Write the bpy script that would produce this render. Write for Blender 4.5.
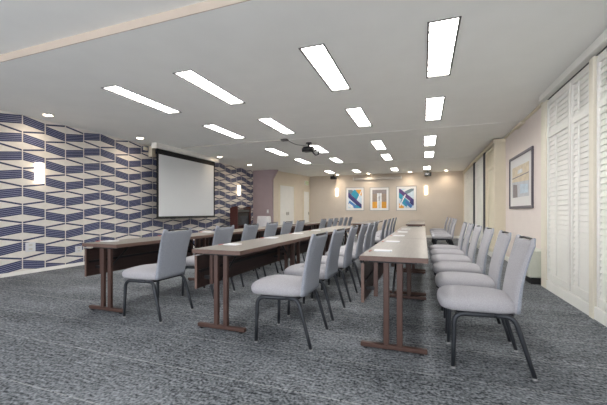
import bpy, math, random
from mathutils import Vector, Matrix
random.seed(7)
S = bpy.context.scene
COL = S.collection
for _o in list(bpy.data.objects):
    bpy.data.objects.remove(_o)

# ------------------------------------------------------------------ camera
cam_d = bpy.data.cameras.new('camera')
cam = bpy.data.objects.new('camera', cam_d)
COL.objects.link(cam)
S.camera = cam
cam_d.sensor_width = 36.0
cam_d.sensor_fit = 'HORIZONTAL'
cam_d.lens = 330.0 / 607.0 * 36.0
cam_d.shift_y = 9.5 / 607.0
cam_d.clip_start = 0.05
cam.location = (0, 0, 1.075)
cam.rotation_euler = (math.pi / 2, 0, math.atan(120.5 / 330.0))

# ------------------------------------------------------------------ light and exposure
W = bpy.data.worlds.new('world')
S.world = W
W.use_nodes = True
bg = W.node_tree.nodes['Background']
bg.inputs[0].default_value = (0.93, 0.95, 1.0, 1)
bg.inputs[1].default_value = 1.65
S.view_settings.view_transform = 'Standard'
S.view_settings.look = 'None'
S.view_settings.gamma = 1.0
S.view_settings.use_curve_mapping = False
S.view_settings.exposure = 1.36
LENS_POWER = 8.5          # troffer diffusers
SPOT_POWER = 7.0         # warm downlights
SCONCE_POWER = 2.1

H = 2.75                  # ceiling
XL, XR, YB = -6.5, 1.72, 14.8
YP = 11.85                # plum wall
YN = -2.6                 # open end behind the camera


# ------------------------------------------------------------------ helpers
def lin(c):
    return tuple(((v / 255.0) / 12.92 if v <= 10 else (((v / 255.0) + 0.055) / 1.055) ** 2.4) for v in c) + (1.0,)


def mat(name, rgb, rough=0.6, metal=0.0, emit=None, power=0.0, var=0.06, scale=30.0, bump=0.0, bscale=200.0, stretch=(1, 1, 1), spec=0.5):
    m = bpy.data.materials.new(name)
    m.use_nodes = True
    nt = m.node_tree
    b = nt.nodes['Principled BSDF']
    b.inputs['Roughness'].default_value = rough
    b.inputs['Metallic'].default_value = metal
    b.inputs['Specular IOR Level'].default_value = spec
    tc = nt.nodes.new('ShaderNodeTexCoord')
    mp = nt.nodes.new('ShaderNodeMapping')
    mp.inputs['Scale'].default_value = stretch
    nt.links.new(tc.outputs['Object'], mp.inputs[0])
    n = nt.nodes.new('ShaderNodeTexNoise')
    n.inputs['Scale'].default_value = scale
    n.inputs['Detail'].default_value = 4
    nt.links.new(mp.outputs[0], n.inputs['Vector'])
    r = nt.nodes.new('ShaderNodeValToRGB')
    c = lin(rgb)
    r.color_ramp.elements[0].position = 0.3
    r.color_ramp.elements[1].position = 0.7
    r.color_ramp.elements[0].color = tuple(x * (1 - var) for x in c[:3]) + (1,)
    r.color_ramp.elements[1].color = tuple(min(1, x * (1 + var)) for x in c[:3]) + (1,)
    nt.links.new(n.outputs['Fac'], r.inputs[0])
    nt.links.new(r.outputs[0], b.inputs['Base Color'])
    if emit:
        b.inputs['Emission Color'].default_value = lin(emit)
        b.inputs['Emission Strength'].default_value = power
    if bump > 0:
        n2 = nt.nodes.new('ShaderNodeTexNoise')
        n2.inputs['Scale'].default_value = bscale
        n2.inputs['Detail'].default_value = 3
        nt.links.new(mp.outputs[0], n2.inputs['Vector'])
        bp = nt.nodes.new('ShaderNodeBump')
        bp.inputs['Strength'].default_value = bump
        bp.inputs['Distance'].default_value = 0.004
        nt.links.new(n2.outputs['Fac'], bp.inputs['Height'])
        nt.links.new(bp.outputs[0], b.inputs['Normal'])
    return m


M = {}
M['ceiling'] = mat('ceiling_paint', (246, 246, 242), 0.85, var=0.015, scale=3, bump=0.15, bscale=120)
M['wall'] = mat('wall_paint', (208, 196, 182), 0.85, var=0.02, scale=4, bump=0.1, bscale=160)
M['wall_right'] = mat('wall_paint_pink', (238, 227, 220), 0.85, var=0.02, scale=4, bump=0.1, bscale=160)
M['jog'] = mat('wall_paint_cream', (226, 214, 196), 0.85, var=0.02, scale=4)
M['step_face'] = mat('step_face_paint', (196, 182, 168), 0.85, var=0.02, scale=4)
M['plum'] = mat('plum_paint', (174, 157, 160), 0.8, var=0.03, scale=5)
M['tile_light'] = mat('mosaic_light', (228, 222, 214), 0.45, var=0.06, scale=9)
M['tile_dark'] = mat('mosaic_blue', (46, 54, 90), 0.45, var=0.10, scale=4)
M['tile_line'] = mat('mosaic_line', (160, 162, 186), 0.45, var=0.05, scale=4)
M['white'] = mat('white_paint', (242, 240, 234), 0.5, var=0.02, scale=6)
M['cream'] = mat('cream_paint', (228, 218, 196), 0.55, var=0.02, scale=6)
M['cream_light'] = mat('cream_trim_paint', (238, 232, 216), 0.55, var=0.02, scale=6)
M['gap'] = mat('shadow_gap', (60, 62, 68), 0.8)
M['daylight_glass'] = mat('window_glass', (160, 175, 190), 0.15, var=0.05)
M['laminate'] = mat('laminate_top', (122, 115, 108), 0.34, var=0.12, scale=7, stretch=(9, 0.6, 1))
M['edge'] = mat('laminate_edge', (98, 75, 66), 0.5, var=0.12, scale=9, stretch=(2, 2, 8))
M['panel'] = mat('modesty_panel_wood', (54, 37, 33), 0.5, var=0.2, scale=6, stretch=(1, 0.6, 8))
M['leg_brown'] = mat('brown_metal', (78, 56, 49), 0.45, metal=0.2, var=0.05)
M['dark_steel'] = mat('black_steel', (34, 33, 35), 0.5, metal=0.3)
M['seat'] = mat('seat_fabric', (168, 166, 170), 0.95, var=0.13, scale=160, bump=0.5, bscale=500, spec=0.2)
M['back_shaded'] = mat('seat_fabric_shaded', (152, 156, 165), 0.95, var=0.13, scale=160, bump=0.5, bscale=500, spec=0.2)  # seat fabric again, the outer back's shade put into its colour
M['chair_metal'] = mat('charcoal_tube', (52, 55, 60), 0.42, metal=0.45, var=0.05)
M['glide'] = mat('grey_plastic', (150, 150, 150), 0.5)
M['frame_dark'] = mat('troffer_rim', (88, 86, 84), 0.5, metal=0.3)
M['black'] = mat('black_plastic', (22, 22, 24), 0.45)
M['lcd'] = mat('dark_screen', (16, 20, 26), 0.15)
M['screen_cloth'] = mat('screen_fabric', (214, 216, 218), 0.9, var=0.01, scale=3)
M['screen_black'] = mat('screen_border', (20, 20, 24), 0.8)
M['paper'] = mat('white_paper', (216, 216, 220), 0.8, var=0.01)
M['red'] = mat('red_plastic', (176, 84, 80), 0.4)
M['maroon'] = mat('mahogany', (74, 38, 34), 0.4, var=0.2, scale=8, stretch=(6, 6, 1))
M['cloth'] = mat('white_cloth', (214, 212, 214), 0.9, var=0.03, scale=14)
M['grille'] = mat('unit_casing', (206, 208, 196), 0.6, var=0.03)
M['picture_frame'] = mat('pewter_frame', (104, 98, 108), 0.4, metal=0.3)
M['picture_silver'] = mat('silver_frame', (170, 164, 158), 0.4, metal=0.3)
M['matboard'] = mat('mat_board', (236, 234, 232), 0.7, var=0.01)
M['housing'] = mat('housing_grey', (204, 198, 190), 0.5)
M['exit'] = mat('sign_face', (170, 178, 140), 0.5, emit=(200, 205, 165), power=0.15)
M['lens'] = None
M['sconce'] = mat('sconce_glass', (255, 246, 230), 0.4, emit=(255, 232, 200), power=SCONCE_POWER, var=0.0)
M['down'] = mat('downlight_lens', (255, 246, 230), 0.4, emit=(255, 232, 200), power=14.0, var=0.0)


def lens_material():
    m = bpy.data.materials.new('troffer_diffuser')
    m.use_nodes = True
    nt = m.node_tree
    b = nt.nodes['Principled BSDF']
    b.inputs['Base Color'].default_value = (0.9, 0.9, 0.9, 1)
    tc = nt.nodes.new('ShaderNodeTexCoord')
    w = nt.nodes.new('ShaderNodeTexWave')
    w.bands_direction = 'Y'
    w.inputs['Scale'].default_value = 2.1
    w.inputs['Distortion'].default_value = 0.6
    nt.links.new(tc.outputs['Object'], w.inputs['Vector'])
    mr = nt.nodes.new('ShaderNodeMapRange')
    mr.inputs['To Min'].default_value = LENS_POWER * 0.8
    mr.inputs['To Max'].default_value = LENS_POWER * 1.2
    nt.links.new(w.outputs['Fac'], mr.inputs['Value'])
    nt.links.new(mr.outputs[0], b.inputs['Emission Strength'])
    b.inputs['Emission Color'].default_value = (1.0, 0.985, 0.95, 1)
    return m


M['lens'] = lens_material()


def carpet_material():
    m = bpy.data.materials.new('carpet_tiles')
    m.use_nodes = True
    nt = m.node_tree
    L = nt.links
    b = nt.nodes['Principled BSDF']
    b.inputs['Roughness'].default_value = 0.85
    b.inputs['Specular IOR Level'].default_value = 0.35
    tc = nt.nodes.new('ShaderNodeTexCoord')

    def noise(scale, stretch, detail=4):
        mp = nt.nodes.new('ShaderNodeMapping')
        mp.inputs['Scale'].default_value = stretch
        L.new(tc.outputs['Object'], mp.inputs[0])
        n = nt.nodes.new('ShaderNodeTexNoise')
        n.inputs['Scale'].default_value = scale
        n.inputs['Detail'].default_value = detail
        L.new(mp.outputs[0], n.inputs['Vector'])
        return n.outputs['Fac']

    def math_(op, a, c):
        n = nt.nodes.new('ShaderNodeMath')
        n.operation = op
        for i, v in ((0, a), (1, c)):
            if isinstance(v, (int, float)):
                n.inputs[i].default_value = v
            else:
                L.new(v, n.inputs[i])
        return n.outputs[0]
    fine = noise(55, (1, 1, 1), 4)
    streak = noise(11, (1.2, 4.5, 1), 5)
    broad = noise(1.6, (0.6, 1.6, 1), 3)
    v = math_('ADD', math_('MULTIPLY', fine, 0.50), math_('MULTIPLY', streak, 0.32))
    v = math_('ADD', v, math_('MULTIPLY', broad, 0.18))
    r = nt.nodes.new('ShaderNodeValToRGB')
    r.color_ramp.elements[0].position = 0.40
    r.color_ramp.elements[1].position = 0.62
    r.color_ramp.elements[0].color = lin((32, 38, 44))
    r.color_ramp.elements[1].color = lin((150, 154, 159))
    L.new(v, r.inputs[0])
    # pale joint between the rows of carpet tiles, every half metre
    sp = nt.nodes.new('ShaderNodeSeparateXYZ')
    L.new(tc.outputs['Object'], sp.inputs[0])
    fr = math_('FRACT', math_('DIVIDE', math_('ADD', sp.outputs['Y'], 20.41), 0.5), 0)
    d = math_('ABSOLUTE', math_('SUBTRACT', fr, 0.5), 0)
    joint = math_('LESS_THAN', math_('SUBTRACT', 0.5, math_('SUBTRACT', 0.5, d)), 0.011)
    brk = math_('GREATER_THAN', fine, 0.40)
    joint = math_('MULTIPLY', math_('MULTIPLY', joint, brk), 0.36)
    mix = nt.nodes.new('ShaderNodeMixRGB')
    L.new(joint, mix.inputs[0])
    L.new(r.outputs[0], mix.inputs[1])
    mix.inputs[2].default_value = lin((190, 192, 190))
    L.new(mix.outputs[0], b.inputs['Base Color'])
    bp = nt.nodes.new('ShaderNodeBump')
    bp.inputs['Strength'].default_value = 0.6
    bp.inputs['Distance'].default_value = 0.006
    L.new(fine, bp.inputs['Height'])
    L.new(bp.outputs[0], b.inputs['Normal'])
    return m


M['carpet'] = carpet_material()


class MB:
    """collects shapes and links them as one mesh object"""
    def __init__(self):
        self.v, self.f, self.mi, self.sm, self.mats = [], [], [], [], []

    def mid(self, m):
        if m not in self.mats:
            self.mats.append(m)
        return self.mats.index(m)

    def add(self, vs, fs, m, smooth=False, X=None):
        o = len(self.v)
        for p in vs:
            p = Vector(p)
            self.v.append(tuple(X @ p if X else p))
        k = self.mid(m)
        for q in fs:
            self.f.append(tuple(o + i for i in q))
            self.mi.append(k)
            self.sm.append(smooth)
        return self

    def box(self, x0, x1, y0, y1, z0, z1, m, X=None, bev=0.0):
        x0, x1 = min(x0, x1), max(x0, x1)
        y0, y1 = min(y0, y1), max(y0, y1)
        z0, z1 = min(z0, z1), max(z0, z1)
        b = min(bev, (x1 - x0) * .45, (y1 - y0) * .45, (z1 - z0) * .45)
        if b <= 0:
            vs = [(x, y, z) for z in (z0, z1) for y in (y0, y1) for x in (x0, x1)]
            fs = [(0, 2, 3, 1), (4, 5, 7, 6), (0, 1, 5, 4), (2, 6, 7, 3), (0, 4, 6, 2), (1, 3, 7, 5)]
            return self.add(vs, fs, m, False, X)
        rings = []
        for z, ins in ((z0, b), (z0 + b, 0), (z1 - b, 0), (z1, b)):
            a0, a1, c0, c1 = x0 + ins, x1 - ins, y0 + ins, y1 - ins
            e = b if ins == 0 else b * 0.5
            rings.append([(a0 + e, c0, z), (a1 - e, c0, z), (a1, c0 + e, z), (a1, c1 - e, z), (a1 - e, c1, z), (a0 + e, c1, z), (a0, c1 - e, z), (a0, c0 + e, z)])
        return self.loft(rings, m, False, X)

    def loft(self, rings, m, smooth=True, X=None, cap=True):
        n = len(rings[0])
        vs = [p for r in rings for p in r]
        fs = []
        for k in range(len(rings) - 1):
            for i in range(n):
                j = (i + 1) % n
                fs.append((k * n + i, k * n + j, (k + 1) * n + j, (k + 1) * n + i))
        if cap:
            fs.append(tuple(reversed(range(n))))
            fs.append(tuple((len(rings) - 1) * n + i for i in range(n)))
        return self.add(vs, fs, m, smooth, X)

    def tube(self, pts, r, m, n=10, X=None, smooth=True, flat=1.0):
        pts = [Vector(p) for p in pts]
        rings = []
        for i, p in enumerate(pts):
            a = pts[max(0, i - 1)]
            c = pts[min(len(pts) - 1, i + 1)]
            t = (c - a).normalized()
            up = Vector((0, 1, 0)) if abs(t.y) < 0.9 else Vector((1, 0, 0))
            s = t.cross(up).normalized()
            w = t.cross(s).normalized()
            rr = r[i] if isinstance(r, (list, tuple)) else r
            rings.append([tuple(p + s * math.cos(2 * math.pi * k / n) * rr + w * math.sin(2 * math.pi * k / n) * rr * flat) for k in range(n)])
        return self.loft(rings, m, smooth, X)

    def cyl(self, c, r, z0, z1, m, n=24, r1=None, X=None):
        r1 = r if r1 is None else r1
        rings = [[(c[0] + rr * math.cos(2 * math.pi * k / n), c[1] + rr * math.sin(2 * math.pi * k / n), z) for k in range(n)] for z, rr in ((z0, r), (z1, r1))]
        return self.loft(rings, m, False, X)

    def prism(self, poly, axis, a, b, m, X=None):
        """poly in the two axes left over, extruded along axis from a to b"""
        def P(p, t):
            return {'x': (t, p[0], p[1]), 'y': (p[0], t, p[1]), 'z': (p[0], p[1], t)}[axis]
        return self.loft([[P(p, a) for p in poly], [P(p, b) for p in poly]], m, False, X)

    def build(self, name, parent=None, loc=None, fix=True):
        me = bpy.data.meshes.new(name)
        me.from_pydata(self.v, [], self.f)
        for m in self.mats:
            me.materials.append(m)
        me.polygons.foreach_set('material_index', self.mi)
        me.polygons.foreach_set('use_smooth', self.sm)
        me.update()
        if fix:
            import bmesh
            bm = bmesh.new()
            bm.from_mesh(me)
            bmesh.ops.recalc_face_normals(bm, faces=bm.faces)
            bm.to_mesh(me)
            bm.free()
        o = bpy.data.objects.new(name, me)
        COL.objects.link(o)
        if parent:
            o.parent = parent
        if loc:
            o.location = loc
        return o


def tag(o, label=None, cat=None, group=None, kind=None):
    if label:
        o['label'] = label
    if cat:
        o['category'] = cat
    if group:
        o['group'] = group
    if kind:
        o['kind'] = kind
    return o


def empty(name, loc, label, cat, group=None, rz=0.0):
    o = bpy.data.objects.new(name, None)
    o.empty_display_size = 0.1
    COL.objects.link(o)
    o.location = loc
    o.rotation_euler = (0, 0, rz)
    return tag(o, label, cat, group)


def structure(mb, name, parent=None, loc=None, fix=True):
    o = mb.build(name, parent, loc, fix)
    if not parent:
        o['kind'] = 'structure'
    return o


def copy_tree(o, parent=None):
    c = o.copy()
    COL.objects.link(c)
    c.parent = parent
    for ch in [x for x in bpy.data.objects if x.parent == o]:
        copy_tree(ch, c)
    return c


def arc(p0, p1, p2, n=5):
    """smooth corner: quadratic from p0 to p2 with control p1"""
    p0, p1, p2 = Vector(p0), Vector(p1), Vector(p2)
    return [tuple(p0 * (1 - t) ** 2 + p1 * 2 * t * (1 - t) + p2 * t * t) for t in [i / n for i in range(n + 1)]]


def clip_poly(poly, x0, x1, z0, z1):
    def cl(p, f, g):
        out = []
        for i in range(len(p)):
            a, b_ = p[i], p[(i + 1) % len(p)]
            if f(a):
                out.append(a)
            if f(a) != f(b_):
                out.append(g(a, b_))
        return out
    def at_(i, v):
        def g(a, b_):
            t_ = (v - a[i]) / (b_[i] - a[i])
            return tuple(a[k] + (b_[k] - a[k]) * t_ for k in (0, 1))
        return g
    for (i, v, s) in ((0, x0, 1), (0, x1, -1), (1, z0, 1), (1, z1, -1)):
        poly = cl(poly, lambda p, i=i, v=v, s=s: (p[i] - v) * s >= 0, at_(i, v))
        if len(poly) < 3:
            return []
    return poly


# ------------------------------------------------------------------ the room
structure(MB().box(XL - 0.2, XR + 0.3, YN, YB + 0.2, -0.1, 0.0, M['carpet']), 'floor')

# fixtures of the ceiling: (x centre, y start, length) in four columns
LIGHTS = [
    [(-3.96, 3.24, 1.27), (-3.92, 5.34, 1.24), (-3.87, 7.87, 1.18), (-3.77, 9.72, 1.12), (-3.72, 12.90, 1.0)],
    [(-2.71, 3.19, 1.27), (-2.70, 5.31, 1.24), (-2.63, 7.87, 1.12), (-2.67, 9.95, 1.0), (-2.60, 13.0, 1.0)],
    [(-1.07, 3.15, 1.30), (-1.08, 5.28, 1.22), (-1.07, 7.88, 1.17), (-1.07, 9.79, 1.15), (-1.09, 12.98, 0.98)],
    [(0.165, 3.11, 1.30), (0.155, 5.19, 1.30), (0.13, 7.78, 1.16), (0.14, 9.81, 1.05), (0.11, 12.93, 1.0)],
]
LW = 0.137
FRONT = []


def ceiling_sheet(mb, x0, x1, y0, y1, z, holes, m):
    xs = sorted({x0, x1} | {h[0] for h in holes} | {h[1] for h in holes})
    ys = sorted({y0, y1} | {h[2] for h in holes} | {h[3] for h in holes})
    for i in range(len(xs) - 1):
        for j in range(len(ys) - 1):
            cx, cy = (xs[i] + xs[i + 1]) / 2, (ys[j] + ys[j + 1]) / 2
            if any(h[0] < cx < h[1] and h[2] < cy < h[3] for h in holes):
                continue
            mb.add([(xs[i], ys[j], z), (xs[i], ys[j + 1], z), (xs[i + 1], ys[j + 1], z), (xs[i + 1], ys[j], z)], [(0, 1, 2, 3)], m)
    return mb


c = MB()
holes = [(x - LW, x + LW, y, y + l) for col in LIGHTS for (x, y, l) in col]
ceiling_sheet(c, XL - 0.2, XR + 0.3, 2.31, YB + 0.2, H, holes, M['ceiling'])
c.box(XL - 0.2, XR + 0.3, 2.30, 2.31, H, H + 0.12, M['step_face'])
hf = [(x - LW, x + LW, y, y + l) for (x, y, l) in FRONT]
ceiling_sheet(c, XL - 0.2, XR + 0.3, YN, 2.30, H + 0.08, hf, M['ceiling'])
c.box(XL - 0.2, XR + 0.3, YN, YB + 0.2, H + 0.35, H + 0.40, M['ceiling'])
structure(c, 'ceiling', fix=False)
b = MB().box(XL, XR, 7.05, 7.38, H - 0.008, H + 0.02, M['ceiling'], bev=0.006)
structure(b, 'ceiling_beam')
b = MB().box(XL, XR, 11.1, 11.45, H - 0.008, H + 0.02, M['ceiling'], bev=0.006)
structure(b, 'ceiling_beam')

# wall with the blue geometric mosaic
w = MB()
w.box(XL - 0.15, XL, YN, YP + 0.1, 0, H + 0.12, M['tile_light'])
P, WH, TK, TN = 0.312, 0.117, 0.155, 0.040
hW = WH / 2
PITCH = 0.363
GAP = 0.010
cen = {0: 2.532}
dirs = {0: -1, 1: -1, 2: 1, 3: 1}
for n in range(0, 24):
    cen[n + 1] = cen[n] + (hW + TK) * (1 if dirs[n % 4] < 0 else -1)
for n in range(-1, -20, -1):
    cen[n] = cen[n + 1] - (hW + TK) * (1 if dirs[n % 4] < 0 else -1)


def stripe(n, zl0, zl1, zr0, zr1, m, off):
    """an inlay between seam n and n+1, cut off at the skirting and the ceiling"""
    ya, yb = 3.68 + PITCH * n, min(YP, 3.68 + PITCH * (n + 1))
    if max(zl1, zr1) > H + 0.012:
        return
    q = clip_poly([(ya + GAP, zl0), (ya + GAP, zl1), (yb - GAP, zr1), (yb - GAP, zr0)], -9, 99, 0.065, H - 0.002)
    if len(q) >= 3:
        k = len(q)
        x = XL + off
        w.add([(x, p[0], p[1]) for p in q] + [(XL - .001, p[0], p[1]) for p in q],
              [tuple(range(k))] + [(i, (i + 1) % k, k + (i + 1) % k, k + i) for i in range(k)], m)


NS = 5
for n in range(-16, 23):
    if 3.68 + PITCH * n > YP - 0.05:
        break
    down = dirs[n % 4] < 0
    for k in range(-12, 13):
        a, d = cen[n] + k * P, None
        if down:
            l0, r0 = a + hW, a            # thick band above diamond n, falling to the next seam
            t0, t1 = a + hW + TK, a + TK + hW * 2
            tl, tr = (a + hW + TK, a + TK + hW)
            th_l, th_r = a + hW + TK, a + hW + TK + hW
        else:
            l0, r0 = a - hW - TK, a - TK
            th_l, th_r = a + hW, a
        if down:
            # thin line rises: from just above the vertex on seam n to above diamond n+1
            th_l, th_r = a + hW + TK + 0.0, a + hW + TK + hW
        seg = TK / NS
        stripe(n, l0 + .004, l0 + TK - .004, r0 + .004, r0 + TK - .004, M['tile_dark'], 0.003)
        for i in range(1, NS):
            if max(l0, r0) + TK < H + 0.012:
                stripe(n, l0 + i * seg - .0034, l0 + i * seg + .0034, r0 + i * seg - .0034, r0 + i * seg + .0034, M['tile_line'], 0.004)
        stripe(n, th_l + 0.006, th_l + TN - 0.006, th_r + 0.006, th_r + TN - 0.006, M['tile_dark'], 0.003)
structure(w, 'wall_left')
structure(MB().box(XL, XL + 0.014, YN, YP, 0, 0.06, M['white']), 'baseboard_left')

# plum end wall with its raked upper corner
w = MB().prism([(XL, 0), (-5.66, 0), (-5.66, 2.36), (-5.44, H), (XL, H)], 'y', YP, YP + 0.15, M['plum'])
structure(w, 'wall_plum')

# corridor wall behind it, running back to the end wall
J0, J1 = Vector((-5.66, 12.0, 0)), Vector((-5.08, YB, 0))
jd = (J1 - J0).normalized()
JL = (J1 - J0).length
JX = Matrix.Translation(J0) @ Matrix(((jd.y, jd.x, 0, 0), (-jd.x, jd.y, 0, 0), (0, 0, 1, 0), (0, 0, 0, 1)))   # local x = into room, y = along
structure(MB().box(-0.15, 0, 0, JL + 0.1, 0, H, M['jog'], X=JX), 'wall_corridor')


def door(name, s0, s1, top, leaves):
    d = MB()
    d.box(0, 0.03, s0 - 0.07, s0, 0, top + 0.07, M['cream'], X=JX)
    d.box(0, 0.03, s1, s1 + 0.07, 0, top + 0.07, M['cream'], X=JX)
    d.box(0, 0.03, s0, s1, top, top + 0.07, M['cream'], X=JX)
    o = structure(d, name)
    wd = (s1 - s0) / leaves
    for i in range(leaves):
        a, b_ = s0 + i * wd + 0.004, s0 + (i + 1) * wd - 0.004
        lf = MB().box(0.002, 0.02, a, b_, 0.01, top - 0.004, M['white'], X=JX)
        for z0, z1 in ((0.25, 0.95), (1.1, top - 0.2)):
            lf.box(0.02, 0.026, a + 0.09, b_ - 0.09, z0, z1, M['white'], X=JX, bev=0.004)
        l_ = lf.build('door_leaf', o)
        hs = b_ - 0.07 if i == 0 else a + 0.04
        MB().box(0.02, 0.07, hs, hs + 0.03, 0.95, 1.08, M['housing'], X=JX, bev=0.005).build('door_handle', l_)
    return o


door('door_1', 0.42, 1.45, 2.18, 2)
door('door_2', 2.28, 2.74, 2.02, 1)

structure(MB().box(-5.3, XR + 0.3, YB, YB + 0.15, 0, H, M['wall']), 'wall_back')
structure(MB().box(-5.05, XR, YB - 0.015, YB, 0, 0.1, M['white']), 'baseboard_back')
structure(MB().box(XR, XR + 0.15, YN, YB + 0.1, 0, H + 0.12, M['wall_right']), 'wall_right')
structure(MB().box(XR - 0.015, XR, 5.70, 8.5, 0, 0.1, M['white']), 'baseboard_right')
t = MB().box(XR - 0.03, XR, 5.70, 7.05, H - 0.035, H, M['cream'])
t.box(XR - 0.03, XR, 7.38, 8.5, H - 0.035, H, M['cream'])
t.box(XR - 0.07, XR, 6.98, 7.46, H - 0.07, H - 0.02, M['cream'], bev=0.004)
structure(t, 'trim_1')


# ------------------------------------------------------------------ window bays with louvred shutters
def louvres(mb, x, y0, y1, z0, z1, m, pitch=0.062, depth=0.05):
    n = max(1, int(round((z1 - z0) / pitch)))
    p = (z1 - z0) / n
    for i in range(n):
        zc = z0 + (i + 0.5) * p
        hh = p * 0.54
        mb.prism([(x + 0.007, zc + hh), (x + 0.014, zc + hh), (x - 0.001, zc - hh), (x - 0.010, zc - hh + 0.003)], 'y', y0, y1, m)


def shutter(y0, y1, label, x=1.62, zsplit=2.13, ztop=2.60, zbot=0.14, rod=True, m=None, group=None):
    m = m or M['white']
    o = empty('louvred_shutter', (x, (y0 + y1) / 2, zbot), label, 'shutter', group)
    X = Matrix.Translation((-x, -(y0 + y1) / 2, -zbot))
    st = 0.045
    f = MB()
    f.box(x - 0.012, x + 0.028, y0, y0 + st, zbot, ztop, m, X=X, bev=0.003)
    f.box(x - 0.012, x + 0.028, y1 - st, y1, zbot, ztop, m, X=X, bev=0.003)
    for a, b_ in ((zbot, zbot + 0.09), (zsplit - 0.035, zsplit + 0.035), (ztop - 0.06, ztop)):
        f.box(x - 0.012, x + 0.028, y0 + st, y1 - st, a, b_, m, X=X, bev=0.003)
    f.build('frame', o)
    if rod:
        ym = (y0 + y1) / 2
        MB().box(x - 0.030, x - 0.018, ym - 0.008, ym + 0.008, zbot + 0.12, zsplit - 0.06, m, X=X).build('tilt_rod', o)
        MB().box(x - 0.030, x - 0.018, ym - 0.008, ym + 0.008, zsplit + 0.06, ztop - 0.08, m, X=X).build('tilt_rod', o)
    for a, b_ in ((zbot + 0.09, zsplit - 0.035), (zsplit + 0.035, ztop - 0.06)):
        lb = MB()

        lv = MB()
        louvres(lv, x + 0.006, y0 + st + .002, y1 - st - .002, a + .004, b_ - .004, m)
        for i in range(len(lv.v)):
            lv.v[i] = tuple(X @ Vector(lv.v[i]))
        lv.build('louvres', o)
    return o


BX = 1.62
c = MB()
c.box(BX - 0.02, XR, 5.48, 5.70, 0, 2.635, M['cream_light'], bev=0.004)                # end casing
c.box(BX - 0.02, XR, YN, 5.48, 0, 0.13, M['white'], bev=0.004)                   # plinth
c.box(BX - 0.03, XR, 4.10, 4.19, 0.0, 2.635, M['cream_light'], bev=0.004)              # post
c.box(BX - 0.045, XR, 2.50, 2.62, 0.0, 2.62, M['white'], bev=0.004)
c.box(BX + 0.01, XR, YN, 5.48, 2.60, 2.635, M['white'])
c.box(BX + 0.045, XR, YN, 5.48, 0.13, 2.60, M['white'])                          # backing behind the louvres
c.box(BX + 0.01, XR, YN, 5.70, 2.635, 2.655, M['gap'])                            # dark reveal
c.box(BX - 0.06, XR, YN, 5.66, 2.655, H + 0.0, M['white'], bev=0.006)            # valance
structure(c, 'window_1')
shutter(4.725, 5.475, 'white louvred shutter panel next to the wall corner, nearest the framed print', group=None)
shutter(4.205, 4.685, 'narrow white louvred shutter between the first panel and the projecting post')
shutter(3.32, 4.075, 'white louvred shutter cut off by the picture edge, this side of the post')

FX = 1.50
c = MB()
c.box(FX, XR, 8.50, 8.62, 0, 2.70, M['cream'], bev=0.004)
c.box(FX, XR, 8.62, 14.79, 0, 0.13, M['white'], bev=0.004)
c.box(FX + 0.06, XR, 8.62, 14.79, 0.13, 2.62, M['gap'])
c.box(FX - 0.03, XR, 8.48, 14.79, 2.63, H - 0.03, M['cream'], bev=0.005)
c.box(FX - 0.0, XR, 14.60, 14.79, 0, 2.65, M['cream'])
c.box(FX - 0.012, XR, 9.73, 9.97, 0.13, 2.63, M['gap'])
c.box(FX - 0.012, XR, 11.57, 11.89, 0.13, 2.63, M['gap'])
structure(c, 'window_2')
for (a, b_, lab) in ((8.64, 9.72, 'far bay shutter panel nearest the framed print on the right wall'),
                     (9.98, 10.78, 'tall pale shutter, second panel along the far window bay'),
                     (10.82, 11.56, 'tall pale shutter in the middle of the far window bay'),
                     (11.90, 13.10, 'tall pale shutter next to last before the end wall'),
                     (13.14, 14.55, 'last tall pale shutter, in the corner by the end wall')):
    shutter(a, b_, lab, x=FX + 0.015, m=M['cream'] if a < 9 else M['white'], group=None)


# ------------------------------------------------------------------ ceiling fixtures
def troffer(x, y, l, z, label, group):
    o = empty('ceiling_light', (x, y + l / 2, z), label, 'ceiling light', group)
    h = l / 2
    fr = MB()
    t_ = 0.018
    for a in ((-LW, -LW + t_, -h, h), (LW - t_, LW, -h, h), (-LW + t_, LW - t_, -h, -h + t_), (-LW + t_, LW - t_, h - t_, h)):
        fr.box(a[0], a[1], a[2], a[3], -0.004, 0.03, M['frame_dark'])
    fr.build('frame', o)
    MB().box(-LW + t_, LW - t_, -h + t_, h - t_, 0.012, 0.02, M['lens']).build('diffuser', o)
    lv = MB()
    n = 7
    for i in range(1, n):
        yy = -h + i * l / n
        lv.box(-LW + t_, LW - t_, yy - 0.004, yy + 0.004, 0.001, 0.012, M['white'])
    lv.box(-0.002, 0.002, -h + t_, h - t_, 0.001, 0.0115, M['white'])
    lv.build('louvre', o)
    return o


colname = ['column nearest the projection screen', 'second column out from the screen', 'column above the middle chairs', 'column nearest the shutters']
ordn = ['nearest', 'second', 'third', 'fourth', 'farthest']
for ci, col in enumerate(LIGHTS):
    for ri, (x, y, l) in enumerate(col):
        troffer(x, y, l, H, 'recessed ceiling light, %s in the %s' % (ordn[ri], colname[ci]), 'recessed ceiling lights')
for i, (x, y, l) in enumerate(FRONT):
    troffer(x, y, l, H + 0.09, 'light in the raised ceiling, in line with the %s' % colname[i], 'lights of the raised ceiling')


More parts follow.
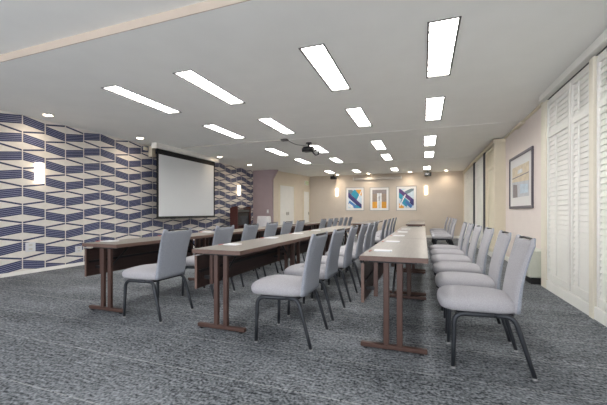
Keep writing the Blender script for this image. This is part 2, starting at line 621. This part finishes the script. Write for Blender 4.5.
def downlight(x, y, label, tx, ty):
    o = empty('downlight', (x, y, H), label, 'downlight', 'round downlights')
    r = MB()
    n = 24
    ring = lambda rr, z: [(rr * math.cos(2 * math.pi * k / n), rr * math.sin(2 * math.pi * k / n), z) for k in range(n)]
    r.loft([ring(0.095, 0), ring(0.095, -0.006), ring(0.07, -0.008), ring(0.066, -0.002)], M['white'], False, cap=False)
    r.build('trim_ring', o)
    MB().cyl((0, 0), 0.067, -0.004, -0.001, M['down']).build('bulb', o)
    ld = bpy.data.lights.new('downlight_lamp', 'SPOT')
    ld.energy = SPOT_POWER
    ld.color = (1.0, 0.85, 0.68)
    ld.spot_size = math.radians(125)
    ld.spot_blend = 0.9
    ld.shadow_soft_size = 0.06
    lo = bpy.data.objects.new('downlight_lamp', ld)
    COL.objects.link(lo)
    lo.parent = o
    lo.location = (0, 0, -0.02)
    lo.rotation_euler = Vector((tx, ty, -1)).to_track_quat('-Z', 'Y').to_euler()
    return o


for (y, lab) in ((3.84, 'round downlight above the mosaic wall nearest the camera'), (5.75, 'round downlight above the mosaic wall just before the screen'),
                 (8.56, 'round downlight above the wall just beyond the screen'), (10.35, 'round downlight above the mosaic near the plum wall')):
    downlight({3.84: -6.1, 5.75: -6.04, 8.56: -5.84}.get(y, -5.82), y, lab, 0.25 if y == 8.56 else -0.25, 0)
for (x, lab) in ((-3.66, 'round downlight above the end wall by the black speaker near the doors'), (-2.27, 'round downlight above the first of the three abstract prints'),
                 (-0.55, 'round downlight above the last of the three abstract prints'), (0.84, 'round downlight above the bare end wall by the shutters')):
    downlight(x, 14.45, lab, 0, 0.25)


def sconce(loc, rz, label, hgt=0.36, wd=0.14):
    """local +x points into the room"""
    o = empty('wall_sconce', loc, label, 'wall lamp', None, rz)
    MB().box(0, 0.02, -wd * 0.42, wd * 0.42, -hgt / 2 + 0.03, hgt / 2 - 0.03, M['housing'], bev=0.004).build('backplate', o)
    s = MB()
    n = 14
    def ring(z):
        return [(0.02 + 0.075 * math.sin(math.pi * k / n), -wd / 2 * math.cos(math.pi * k / n), z) for k in range(n + 1)]
    s.loft([ring(-hgt / 2), ring(hgt / 2)], M['sconce'], True)
    s.build('shade', o)
    return o


sconce((XL, 3.93, 1.77), 0, 'lit glass sconce on the mosaic wall nearest the camera')
sconce((XL, 10.7, 1.88), 0, 'lit glass sconce on the mosaic wall above the lectern')
sconce((-3.76, YB, 1.98), -math.pi / 2, 'lit glass sconce on the end wall between doors and prints', 0.36, 0.11)
sconce((0.08, YB, 1.98), -math.pi / 2, 'lit glass sconce on the end wall between prints and shutters', 0.36, 0.11)


# ------------------------------------------------------------------ projection screen, projector, cable run
SX, SY0, SY1 = -6.12, 6.36, 8.66
o = empty('projection_screen', (SX, (SY0 + SY1) / 2, 0.93), 'large pulled-down white projection screen with black border before the mosaic wall', 'projection screen')
X = Matrix.Translation((-SX, -(SY0 + SY1) / 2, -0.93))
h_ = MB()
prof = [(SX - 0.06, 2.63), (SX + 0.05, 2.63), (SX + 0.075, 2.67), (SX + 0.06, H), (SX - 0.07, H)]
h_.prism(prof, 'y', SY0 - 0.10, SY1 + 0.12, M['white'], X=X)
h_.build('housing', o)
MB().box(SX - 0.075, SX + 0.085, SY0 - 0.13, SY0 - 0.10, 2.615, H, M['white'], X=X, bev=0.01).build('end_cap', o)
MB().box(SX - 0.075, SX + 0.085, SY1 + 0.12, SY1 + 0.15, 2.615, H, M['white'], X=X, bev=0.01).build('end_cap', o)
MB().box(SX, SX + 0.004, SY0 - 0.04, SY1 + 0.04, 0.93, 2.63, M['screen_black'], X=X).build('border', o)
MB().box(SX + 0.004, SX + 0.006, SY0 + 0.03, SY1 - 0.02, 0.965, 2.50, M['screen_cloth'], X=X).build('screen_surface', o)
MB().tube([(SX, SY0 - 0.05, 0.925), (SX, SY1 + 0.05, 0.925)], 0.018, M['black'], X=X).build('bottom_rod', o)
tag(MB().box(XL + 0.003, XL + 0.12, 6.44, 6.56, 2.46, 2.72, M['cream'], bev=0.006).build('bracket_box'), 'upright beige box on the mosaic wall at the near end of the screen', 'electrical box')
tag(MB().box(XL + 0.003, XL + 0.06, 6.27, 6.38, 2.60, 2.68, M['cream'], bev=0.006).build('bracket_box'), 'small beige box high on the mosaic wall before the screen', 'electrical box')

o = empty('cable_raceway', (-4.4, 7.0, H), 'slim ceiling cable raceway running from the screen to the projector', 'cable')
MB().box(-1.55, 1.36, -0.012, 0.012, -0.016, 0.0, M['housing']).build('channel', o)
MB().box(1.30, 1.46, -0.06, 0.06, -0.035, 0.0, M['frame_dark'], bev=0.008).build('junction_box', o)

o = empty('projector', (-2.62, 7.55, H), 'black projector hanging from the ceiling on a short mount', 'projector')
MB().cyl((0, 0), 0.07, -0.02, 0, M['black']).cyl((0, 0), 0.022, -0.12, -0.02, M['black']).build('mount', o)
MB().box(-0.12, 0.12, -0.09, 0.09, -0.13, -0.10, M['black'], bev=0.01).build('bracket', o)
pb = MB().box(-0.145, 0.095, -0.12, 0.12, -0.215, -0.125, M['black'], bev=0.025)
pb.build('casing', o)
MB().tube([(-0.33, -0.50, -0.03), (-0.28, -0.42, -0.06), (-0.2, -0.3, -0.09), (-0.1, -0.12, -0.08), (-0.02, -0.02, -0.05)], 0.006, M['black'], 6).build('cable_loop', o)
XX = Matrix.Translation((-0.145, 0.03, -0.17)) @ Matrix.Rotation(math.pi / 2, 4, 'Y')
MB().cyl((0, 0), 0.038, -0.03, 0.02, M['lcd'], X=XX).build('lens', o)
MB().tube([(0.14, 0.05, -0.18), (0.19, 0.06, -0.16), (0.235, 0.07, -0.20), (0.22, 0.07, -0.28), (0.16, 0.06, -0.30), (0.11, 0.04, -0.25), (0.07, 0.02, -0.2)], 0.018, M['black'], 7).build('cable_loop', o)
MB().tube([(0.1, 0.1, -0.14), (0.17, 0.1, -0.10), (0.2, 0.1, -0.15), (0.09, 0.1, -0.2)], 0.012, M['black'], 7).build('cable_loop', o)

# speakers and pelmet of the end wall
for (x, lab) in ((-3.86, 'small black speaker hung at the ceiling near the corridor doors'), (0.15, 'small black speaker hung at the ceiling between prints and shutters')):
    o = empty('speaker', (x, 14.55, H), lab, 'speaker', 'hanging speakers')
    MB().box(-0.02, 0.02, -0.02, 0.02, -0.05, 0, M['black']).build('bracket', o)
    MB().box(-0.13, 0.13, -0.09, 0.09, -0.19, -0.05, M['black'], bev=0.012).build('cabinet', o)
    MB().box(-0.115, 0.115, -0.098, -0.09, -0.178, -0.062, M['lcd']).build('grille', o)
o = empty('screen_housing', (-1.95, YB, 2.56), 'long pale rolled screen housing on the end wall above the prints', 'screen housing')
MB().prism([(-0.11, -0.05), (-0.02, -0.06), (0, -0.06), (0, 0.06), (-0.08, 0.06), (-0.12, 0.02)], 'x', -1.02, 1.02, M['housing']).build('tube', o)
MB().box(-1.05, -1.02, -0.125, 0, -0.065, 0.065, M['white'], bev=0.006).build('end_cap', o)
MB().box(1.02, 1.05, -0.125, 0, -0.065, 0.065, M['white'], bev=0.006).build('end_cap', o)


# ------------------------------------------------------------------ pictures
INK = {k: mat('ink_' + k, v, 0.6, var=0.12, scale=12) for k, v in dict(
    navy=(58, 56, 112), teal=(48, 150, 178), orange=(222, 160, 60), grey=(150, 140, 140), pale=(206, 220, 230), blue=(70, 120, 180), white=(235, 235, 235), taupe=(158, 140, 128), sand=(226, 212, 188), mist=(206, 208, 212), purple=(92, 66, 120), slate=(110, 130, 140)).items()}


def picture(loc, rz, wd, hg, frame_m, fw, matw, art, label, group=None):
    """local: x along the wall, -y into the room"""
    o = empty('framed_print', loc, label, 'framed print', group, rz)
    f = MB()
    f.box(-wd / 2, wd / 2, -0.03, 0, hg - fw, hg, frame_m, bev=0.004)
    f.box(-wd / 2, wd / 2, -0.03, 0, 0, fw, frame_m, bev=0.004)
    f.box(-wd / 2, -wd / 2 + fw, -0.03, 0, fw, hg - fw, frame_m, bev=0.004)
    f.box(wd / 2 - fw, wd / 2, -0.03, 0, fw, hg - fw, frame_m, bev=0.004)
    f.build('frame', o)
    MB().box(-wd / 2 + fw, wd / 2 - fw, -0.012, -0.002, fw, hg - fw, M['matboard']).build('mount_board', o)
    a = MB()
    ax, az0, az1 = wd / 2 - fw - matw, fw + matw, hg - fw - matw
    for k, (ink, poly) in enumerate(art):
        p = [(q[0] * ax, az0 + (q[1] + 1) / 2 * (az1 - az0)) for q in poly]
        p = clip_poly(p, -ax, ax, az0, az1)
        if len(p) >= 3:
            a.prism(p, 'y', -0.0125, -0.014 - 0.0004 * k, INK[ink])
    a.build('print', o)
    return o


def bar(cx, cz, ln, th, ang):
    c_, s_ = math.cos(ang), math.sin(ang)
    return [(cx + c_ * a - s_ * b_, cz + s_ * a + c_ * b_) for a, b_ in ((-ln, -th), (ln, -th), (ln, th), (-ln, th))]


full = [(-1, -1), (1, -1), (1, 1), (-1, 1)]
art1 = [('pale', full), ('slate', bar(-0.8, 0.85, .5, .3, -0.5)), ('orange', bar(.75, .85, .6, .35, -.5)), ('teal', bar(0.1, .45, .55, .38, -.75)), ('white', bar(.55, .2, .9, .06, 1.0)), ('navy', bar(0, -.2, 1.3, .24, -.6)), ('blue', bar(-.1, -.75, .9, .2, -.5)), ('white', bar(-.6, -.75, .35, .16, -.5)), ('teal', bar(.5, -.9, .4, .12, -.4)), ('purple', bar(-.2, .1, 1.2, .05, -.6))]
art2 = [('taupe', full), ('orange', [(-1, -1), (1, -1), (1, -.3), (-1, -.3)]), ('grey', [(-1, .55), (1, .55), (1, 1), (-1, 1)]), ('white', [(-.32, -1), (.32, -1), (.32, .62), (-.32, .62)]), ('mist', [(-.12, -1), (.16, -1), (.16, .62), (-.12, .62)]), ('grey', [(-.10, -.2), (.02, -.2), (.02, .3), (-.10, .3)])]
art3 = [('pale', full), ('slate', bar(.5, .8, .7, .18, .4)), ('white', bar(.2, .95, .9, .08, .3)), ('teal', bar(-.85, .35, .4, .3, -.6)), ('purple', bar(0, .25, 1.3, .2, -.55)), ('teal', bar(-.2, -.35, .5, .34, -.6)), ('blue', bar(.3, -.6, .5, .18, -.6)), ('orange', bar(-.75, -.85, .4, .2, -.5)), ('white', bar(-.5, -.2, .7, .07, 1.0)), ('navy', bar(.8, -.4, .3, .25, -.6))]
PG = 'three abstract prints on the end wall'
picture((-2.93, YB, 1.13), 0, 0.84, 1.06, M['picture_silver'], 0.025, 0.09, art1, 'blue and orange abstract print with dark diagonal bar, nearest the corridor doors', PG)
picture((-1.845, YB, 1.13), 0, 0.84, 1.04, M['picture_silver'], 0.025, 0.09, art2, 'taupe and orange print with a white upright block, between two blue prints', PG)
picture((-0.71, YB, 1.13), 0, 0.84, 1.06, M['picture_silver'], 0.025, 0.09, art3, 'blue abstract print with purple diagonal bar, beside the sconce near the shutters', PG)
art4 = [('sand', full), ('grey', [(-1, .25), (1, .35), (1, .40), (-1, .32)]), ('mist', [(-1, -1), (1, -1), (1, -.1), (-1, .05)]), ('grey', [(-.9, -1), (-.3, -1), (-.35, -.2), (-.9, -.1)]), ('pale', [(0, -.8), (.9, -.8), (.9, -.3), (0, -.2)]), ('white', [(-.3, .5), (.3, .5), (.25, .75), (-.25, .72)])]
picture((XR, 7.27, 1.14), -math.pi / 2, 1.58, 1.04, M['picture_frame'], 0.05, 0.17, art4, 'large landscape print in a dark pewter frame on the right wall', None)


# ------------------------------------------------------------------ small wall fittings
def plate(loc, rz, wd, hg, label, cat='wall plate', detail='socket'):
    o = empty('wall_plate', loc, label, cat, None, rz)
    MB().box(-wd / 2, wd / 2, -0.008, 0, -hg / 2, hg / 2, M['paper'], bev=0.003).build('cover', o)
    d = MB()
    if detail == 'socket':
        for z in (-hg * 0.22, hg * 0.22):
            d.box(-wd * .18, wd * .18, -0.010, -0.008, z - hg * .1, z + hg * .1, M['housing'])
    else:
        d.box(-wd * .15, wd * .15, -0.013, -0.008, -hg * .2, hg * .2, M['white'])
    d.build(detail, o)
    return o


plate((XL + .003, 3.80, 0.46), math.pi / 2, 0.16, 0.16, 'square white socket plate low on the mosaic wall', 'socket')
plate((XL + .003, 4.66, 0.33), math.pi / 2, 0.14, 0.13, 'white socket plate low on the mosaic, just before the nearest table', 'socket')
plate((-5.84, YP, 1.10), 0, 0.09, 0.15, 'white light switch on the plum wall', 'switch', 'rocker')
plate((XR, 7.0, 0.45), -math.pi / 2, 0.09, 0.13, 'white outlet on the right wall below the framed print', 'socket')
o = tag(MB().box(0, 0.05, -0.16, 0.16, -0.1, 0.1, M['white'], X=Matrix.Translation((0, 0, 0)), bev=0.006).build('exit_sign'), 'small green-faced lit sign high on the corridor wall above the far door', 'sign')
o.location = JX @ Vector((0.0, 2.5, 2.42))
o.rotation_euler = (0, 0, -math.atan2(jd.x, jd.y))
MB().box(0.05, 0.054, -0.14, 0.14, -0.08, 0.08, M['exit']).build('sign_face', o)

# floor unit under the print on the right wall, with its cables
o = empty('floor_heater', (XR, 6.12, 0.0), 'low pale wall heater unit standing by the shutter casing', 'heater')
MB().box(-0.26, -0.015, -0.36, 0.40, 0.10, 0.50, M['grille'], bev=0.012).build('casing', o)
g = MB()
for i in range(9):
    g.box(-0.263, -0.26, -0.32, 0.36, 0.16 + i * 0.018, 0.168 + i * 0.018, M['housing'])
g.build('vent_slats', o)
MB().box(-0.22, -0.03, -0.33, 0.37, 0.0, 0.10, M['black']).build('plinth', o)
tag(MB().tube([(1.40, 5.80, .012), (1.36, 5.95, .012), (1.42, 6.10, .03), (1.36, 6.25, .012), (1.30, 6.42, .012), (1.38, 6.6, .012), (1.46, 6.75, .012)], 0.012, M['black'], 8).build('cable'), 'black cable lying on the carpet in front of the heater unit', 'cable')


# ------------------------------------------------------------------ banquet chair
def make_chair():
    root = empty('banquet_chair', (0, 0, 0), 'x', 'chair')
    # seat: rounded cushion, front towards -x
    def outline(grow):
        pts = []
        n = 40
        for k in range(n):
            a = 2 * math.pi * k / n
            ca, sa = math.cos(a), math.sin(a)
            e = 0.42
            px = math.copysign(abs(ca) ** e, ca)
            py = math.copysign(abs(sa) ** e, sa)
            x = -0.075 + px * (0.235 + grow)
            wdt = 0.225 + 0.012 * (-px)
            y = py * (wdt + grow)
            if px < 0:
                x -= 0.020 * (1 - py * py)
            pts.append((x, y))
        return pts

    def crown(x, y, base, amt):
        r2 = ((x + 0.075) / 0.26) ** 2 * 0.6 + (y / 0.25) ** 2
        return base + amt * max(0.0, 1 - r2)
    rings = []
    for grow, z, amt in ((-0.03, 0.392, 0), (-0.005, 0.398, 0), (0.006, 0.418, 0), (0.008, 0.442, 0), (0.0, 0.464, 0.004), (-0.022, 0.478, 0.012), (-0.07, 0.486, 0.016), (-0.13, 0.489, 0.016), (-0.19, 0.491, 0.016)):
        rings.append([(x, y, crown(x, y, z, amt)) for x, y in outline(grow)])
    MB().loft(rings, M['seat']).build('seat', root)

    # backrest: leaning slab with eared, dipped top and a curved section
    b_ = MB()
    NU, NV = 18, 14
    zb = 0.405

    def top(u):
        a = abs(u)
        return 0.905 - 0.024 * max(0, min(1, (0.80 - a) / 0.14)) - 0.05 * max(0, (a - 0.93) / 0.07) ** 2

    def hw(t):
        return 0.208 + 0.010 * t ** 2 - 0.008 * math.sin(math.pi * t)

    def pos(u, t, side):
        z = zb + (top(u) - zb) * t
        x = 0.150 + 0.030 * t + 0.060 * t * t
        y = u * hw(t)
        th = 0.026 * (1 - 0.45 * t)
        edge = (1 - abs(u) ** 6) ** 0.5 if abs(u) < 1 else 0
        capz = 1.0 if t < 1 else 0.35
        bow = 0.014 * (1 - u * u) * t
        lum = 0.010 * math.sin(math.pi * min(1, t * 1.3)) * (1 - u * u) if side < 0 else 0
        return (x + side * th * (0.35 + 0.65 * edge) * capz + bow - lum, y, z)
    us = [-1 + 2 * i / NU for i in range(NU + 1)]
    ts = [j / NV for j in range(NV)] + [0.99, 1.0]
    vf = [pos(u, t, -1) for t in ts for u in us]
    vb = [pos(u, t, 1) for t in ts for u in us]
    n1 = NU + 1
    R_ = len(ts)
    ff = [(j * n1 + i, j * n1 + i + 1, (j + 1) * n1 + i + 1, (j + 1) * n1 + i) for j in range(R_ - 1) for i in range(NU)]
    b_.add(vf, ff, M['seat'], True)
    o_ = len(vf)
    b_.add(vb, [tuple(reversed(q)) for q in ff], M['back_shaded'], True)
    rim = [j * n1 for j in range(R_)] + [(R_ - 1) * n1 + i for i in range(1, n1)] + [j * n1 + NU for j in range(R_ - 2, -1, -1)] + [i for i in range(NU - 1, 0, -1)]
    k1 = b_.mid(M['back_shaded'])
    for a in range(len(rim)):
        c_ = rim[(a + 1) % len(rim)]
        b_.f.append((rim[a], c_, c_ + o_, rim[a] + o_))
        b_.mi.append(k1)
        b_.sm.append(True)
    b_.build('backrest', root)
    MB().tube([(0.245, -0.155, 0.887), (0.253, -0.1, 0.893), (0.257, 0, 0.894), (0.253, 0.1, 0.893), (0.245, 0.155, 0.887)], 0.0075, M['dark_steel'], 8).build('handle', root)

    # metal underframe: side rails run into the legs
    MB().box(-0.22, 0.13, -0.19, 0.19, 0.378, 0.396, M['dark_steel'], bev=0.004).build('seat_frame', root)
    for s in (-1, 1):
        y0 = 0.212 * s
        p = [(-0.242, 0.226 * s, 0.012), (-0.238, 0.224 * s, 0.15), (-0.234, 0.220 * s, 0.30)] + arc((-0.234, 0.220 * s, 0.31), (-0.232, 0.216 * s, 0.378), (-0.165, y0, 0.378), 6) + [(-0.05, 0.205 * s, 0.380), (0.02, 0.203 * s, 0.382)]
        lg = MB().tube(p, [0.0145] * 2 + [0.017] * (len(p) - 2), M['chair_metal'], 10).build('leg', root)
        MB().cyl((-0.242, 0.226 * s), 0.015, 0.0, 0.014, M['glide'], 12).build('glide', lg)
        p = [(0.236, 0.232 * s, 0.012), (0.205, 0.228 * s, 0.12), (0.155, 0.221 * s, 0.29)] + arc((0.143, 0.219 * s, 0.33), (0.124, 0.214 * s, 0.38), (0.085, 0.208 * s, 0.381), 6) + [(0.021, 0.203 * s, 0.382)]
        lg = MB().tube(p, [0.0145] * 2 + [0.017] * (len(p) - 2), M['chair_metal'], 10).build('leg', root)
        MB().cyl((0.236, 0.232 * s), 0.015, 0.0, 0.014, M['glide'], 12).build('glide', lg)
    return root


chair0 = make_chair()
used = [False]


def put_chair(x, y, rz, label, group):
    c_ = chair0 if not used[0] else copy_tree(chair0)
    used[0] = True
    c_.location = (x, y, 0)
    c_.rotation_euler = (0, 0, math.radians(rz))
    c_['label'] = label
    c_['group'] = group


pl = ['nearest the camera', 'second from the camera', 'third from the camera', 'fourth from the camera', 'fifth from the camera', 'last and farthest']
FRONTY = {
    'R': (0.43, [2.72, 3.36, 4.08, 4.78, 5.50, 6.22]),
    'M': (-1.06, [2.65, 3.37, 4.08, 4.86, 5.47, 6.10]),
    'L': (-2.63, [2.76, 3.63, 4.33, 5.02, 5.70, 6.42]),
}
BACKY = {
    'R': (0.52, [9.25, 10.05, 11.05, 12.4]),
    'M': (-1.06, [7.65, 8.65, 9.6, 10.6]),
    'L': (-2.63, [8.06, 8.74, 9.32, 9.98, 10.65, 11.36]),
}
rowname = {'R': 'row beside the shutters', 'M': 'row left of the notepad-strewn table run by the shutters', 'L': 'row nearest the projection screen'}
for r in 'RML':
    x, ys = FRONTY[r]
    for i, y in enumerate(ys):
        put_chair(x + random.uniform(-.012, .012) * (i > 0), y, random.uniform(-1.5, 1.5) * (i > 0), 'grey chair, %s in the front part of the %s' % (pl[i], {'R': 'row beside the shutters', 'M': 'middle row', 'L': 'row nearest the screen'}[r]), {'R': 'chairs beside the shutters', 'M': 'chairs of the middle row', 'L': 'chairs nearest the screen'}[r])
bl = ['first', 'second', 'third', 'fourth', 'fifth', 'sixth']
for r in 'RML':
    x, ys = BACKY[r]
    for i, y in enumerate(ys):
        put_chair(x, y, random.uniform(-1.5, 1.5), 'small distant grey chair, %s past the gap in the %s' % (bl[i], {'R': 'row beside the shutters', 'M': 'middle row', 'L': 'row nearest the screen'}[r]), {'R': 'far chairs beside the shutters', 'M': 'far chairs of the middle row', 'L': 'far chairs nearest the screen'}[r])


# ------------------------------------------------------------------ training tables
TLEN, TW = 1.825, 0.50


def make_table():
    """origin on the floor at the near left corner; length along y"""
    root = empty('training_table', (0, 0, 0), 'x', 'table')
    t_ = MB()
    t_.box(0, TW, 0, TLEN, 0.702, 0.738, M['edge'], bev=0.002)
    t_.box(0.003, TW - 0.003, 0.003, TLEN - 0.003, 0.737, 0.740, M['laminate'])
    t_.build('tabletop', root)
    MB().box(0.014, 0.032, 0.03, TLEN - 0.03, 0.375, 0.675, M['panel']).box(0.010, 0.034, 0.022, 0.03, 0.373, 0.677, M['edge']).build('modesty_panel', root)
    MB().box(0.034, 0.046, 0.05, TLEN - 0.05, 0.52, 0.545, M['dark_steel']).build('panel_rail', root)
    for s in (0.14, TLEN - 0.16):
        MB().box(0.09, 0.125, s - 0.006, s + 0.006, 0.40, 0.702, M['leg_brown'], bev=0.002).box(0.032, 0.10, s - 0.006, s + 0.006, 0.45, 0.48, M['dark_steel']).build('panel_bracket', root)
    MB().box(0.15, 0.35, 0.08, TLEN - 0.08, 0.680, 0.702, M['dark_steel']).build('under_frame', root)
    for (s, d) in ((0.10, 1), (TLEN - 0.10, -1)):
        lg = MB()
        lg.box(0.172, 0.216, s - 0.018, s + 0.018, 0.044, 0.690, M['leg_brown'], bev=0.004)
        lg.box(0.272, 0.316, s - 0.018, s + 0.018, 0.044, 0.690, M['leg_brown'], bev=0.004)
        lg.box(0.06, 0.42, s - 0.02, s + 0.02, 0.680, 0.703, M['dark_steel'], bev=0.003)
        lg = lg.build('leg', root)
        fb = MB().box(-0.005, TW - 0.005, s - 0.02, s + 0.02, 0.010, 0.046, M['leg_brown'], bev=0.005)
        fb.build('foot_bar', lg)
        MB().box(0.02, 0.05, s - 0.018, s + 0.018, 0.0, 0.010, M['black']).build('glide', lg)
        MB().box(TW - 0.06, TW - 0.03, s - 0.018, s + 0.018, 0.0, 0.010, M['black']).build('glide', lg)
        MB().tube([(0.244, s + d * 0.02, 0.45), (0.244, s + d * 0.30, 0.685)], 0.009, M['dark_steel'], 8).build('brace', lg)
    return root


table0 = make_table()
usedt = [False]
TX = {'R': -0.47, 'M': -1.98, 'L': -3.475}
TF = {'R': 2.54, 'M': 2.47, 'L': 2.53}
TB = {'R': 9.5, 'M': 9.5, 'L': 8.35}
tn = {'R': 'run beside the shutters', 'M': 'middle run', 'L': 'run nearest the screen'}
for r in 'RML':
    for k in range(3):
        t_ = table0 if not usedt[0] else copy_tree(table0)
        usedt[0] = True
        t_.location = (TX[r], TF[r] + k * (TLEN + 0.004), 0)
        t_['label'] = 'narrow training table, %s of three before the gap in the %s' % (['nearest', 'middle', 'farthest'][k], tn[r])
        t_['group'] = 'training tables of the ' + tn[r]
    for k in range(2):
        t_ = copy_tree(table0)
        t_.location = (TX[r] - (0.03 if r == 'M' else 0), TB[r] + k * (TLEN + 0.004), 0)
        t_['label'] = 'distant training table past the gap, %s one in the %s' % (['nearer', 'farther'][k], tn[r])
        t_['group'] = 'training tables of the ' + tn[r]


# notepads with pens
def notepad(x, y, i, rn):
    o = empty('notepad', (x, y, 0.740), 'white notepad, %s on the %s of tables' % (['nearest', 'second', 'third', 'fourth', 'fifth', 'sixth'][i], rn), 'notepad', 'notepads on the ' + rn)
    o.rotation_euler = (0, 0, random.uniform(-.08, .08))
    MB().box(-0.075, 0.075, -0.06, 0.06, 0.0, 0.008, M['paper'], bev=0.001).build('pages', o)
    MB().box(-0.075, 0.075, 0.05, 0.06, 0.008, 0.010, M['mat' if False else 'housing']).build('binding', o)
    p = MB().tube([(-0.04, 0, 0), (0.04, 0, 0)], 0.004, M['red'], 8).build('pen')
    p.location = (x - 0.10, y - 0.05, 0.745)
    p.rotation_euler = (0, 0, 1.45)
    tag(p, 'red pen beside the %s notepad on the %s of tables' % (['nearest', 'second', 'third', 'fourth', 'fifth', 'sixth'][i], rn), 'pen', 'pens beside the notepads')


for i, y in enumerate((2.89, 3.82, 4.80, 5.72, 6.70)):
    notepad(-0.33, y, i, tn['R'])
for i, y in enumerate((2.92, 3.84, 4.78, 5.7)):
    notepad(-1.84, y, i, tn['M'])
for i, y in enumerate((2.78, 3.7, 4.6)):
    notepad(-3.37, y, i, tn['L'])

# ------------------------------------------------------------------ lectern and draped table near the plum wall
o = empty('lectern', (-5.93, 9.95, 0), 'dark mahogany lectern cabinet with open black side, before the mosaic wall', 'lectern')
for y_ in (-0.45, 0.42):
    MB().prism([(-0.15, 0.05), (0.14, 0.05), (0.14, 1.27), (-0.06, 1.25), (-0.15, 1.20)], 'y', y_, y_ + 0.03, M['maroon']).build('side_panel', o)
MB().box(-0.15, -0.12, -0.42, 0.42, 0.05, 1.18, M['maroon']).build('front_panel', o)
MB().box(-0.16, 0.16, -0.46, 0.46, 0.0, 0.05, M['maroon'], bev=0.004).build('base', o)
MB().box(-0.12, 0.13, -0.42, 0.42, 1.19, 1.215, M['maroon']).build('top', o)
MB().box(-0.12, 0.12, -0.42, 0.42, 0.60, 0.62, M['maroon']).build('shelf', o)
MB().box(-0.08, 0.10, -0.36, 0.40, 0.625, 1.06, M['lcd'], bev=0.01).build('equipment', o)
MB().box(-0.08, 0.115, -0.38, 0.41, 1.075, 1.16, M['frame_dark'], bev=0.01).build('control_panel', o)
o = empty('draped_table', (-5.47, 10.80, 0), 'small white-draped stand beside the lectern, before the plum wall', 'table')
dr = MB()
n = 48
rings = []
for z, g_ in ((0.0, 0.035), (0.4, 0.022), (0.8, 0.008), (0.915, 0.0), (0.925, -0.01)):
    rr = []
    for k in range(n):
        a = 2 * math.pi * k / n
        px = math.copysign(abs(math.cos(a)) ** 0.25, math.cos(a))
        py = math.copysign(abs(math.sin(a)) ** 0.25, math.sin(a))
        wv = g_ * (1 + math.sin(k * 2.4))
        rr.append((px * (0.19 + wv), py * (0.19 + wv), z))
    rings.append(rr)
dr.loft(rings, M['cloth'])
dr.build('tablecloth', o)
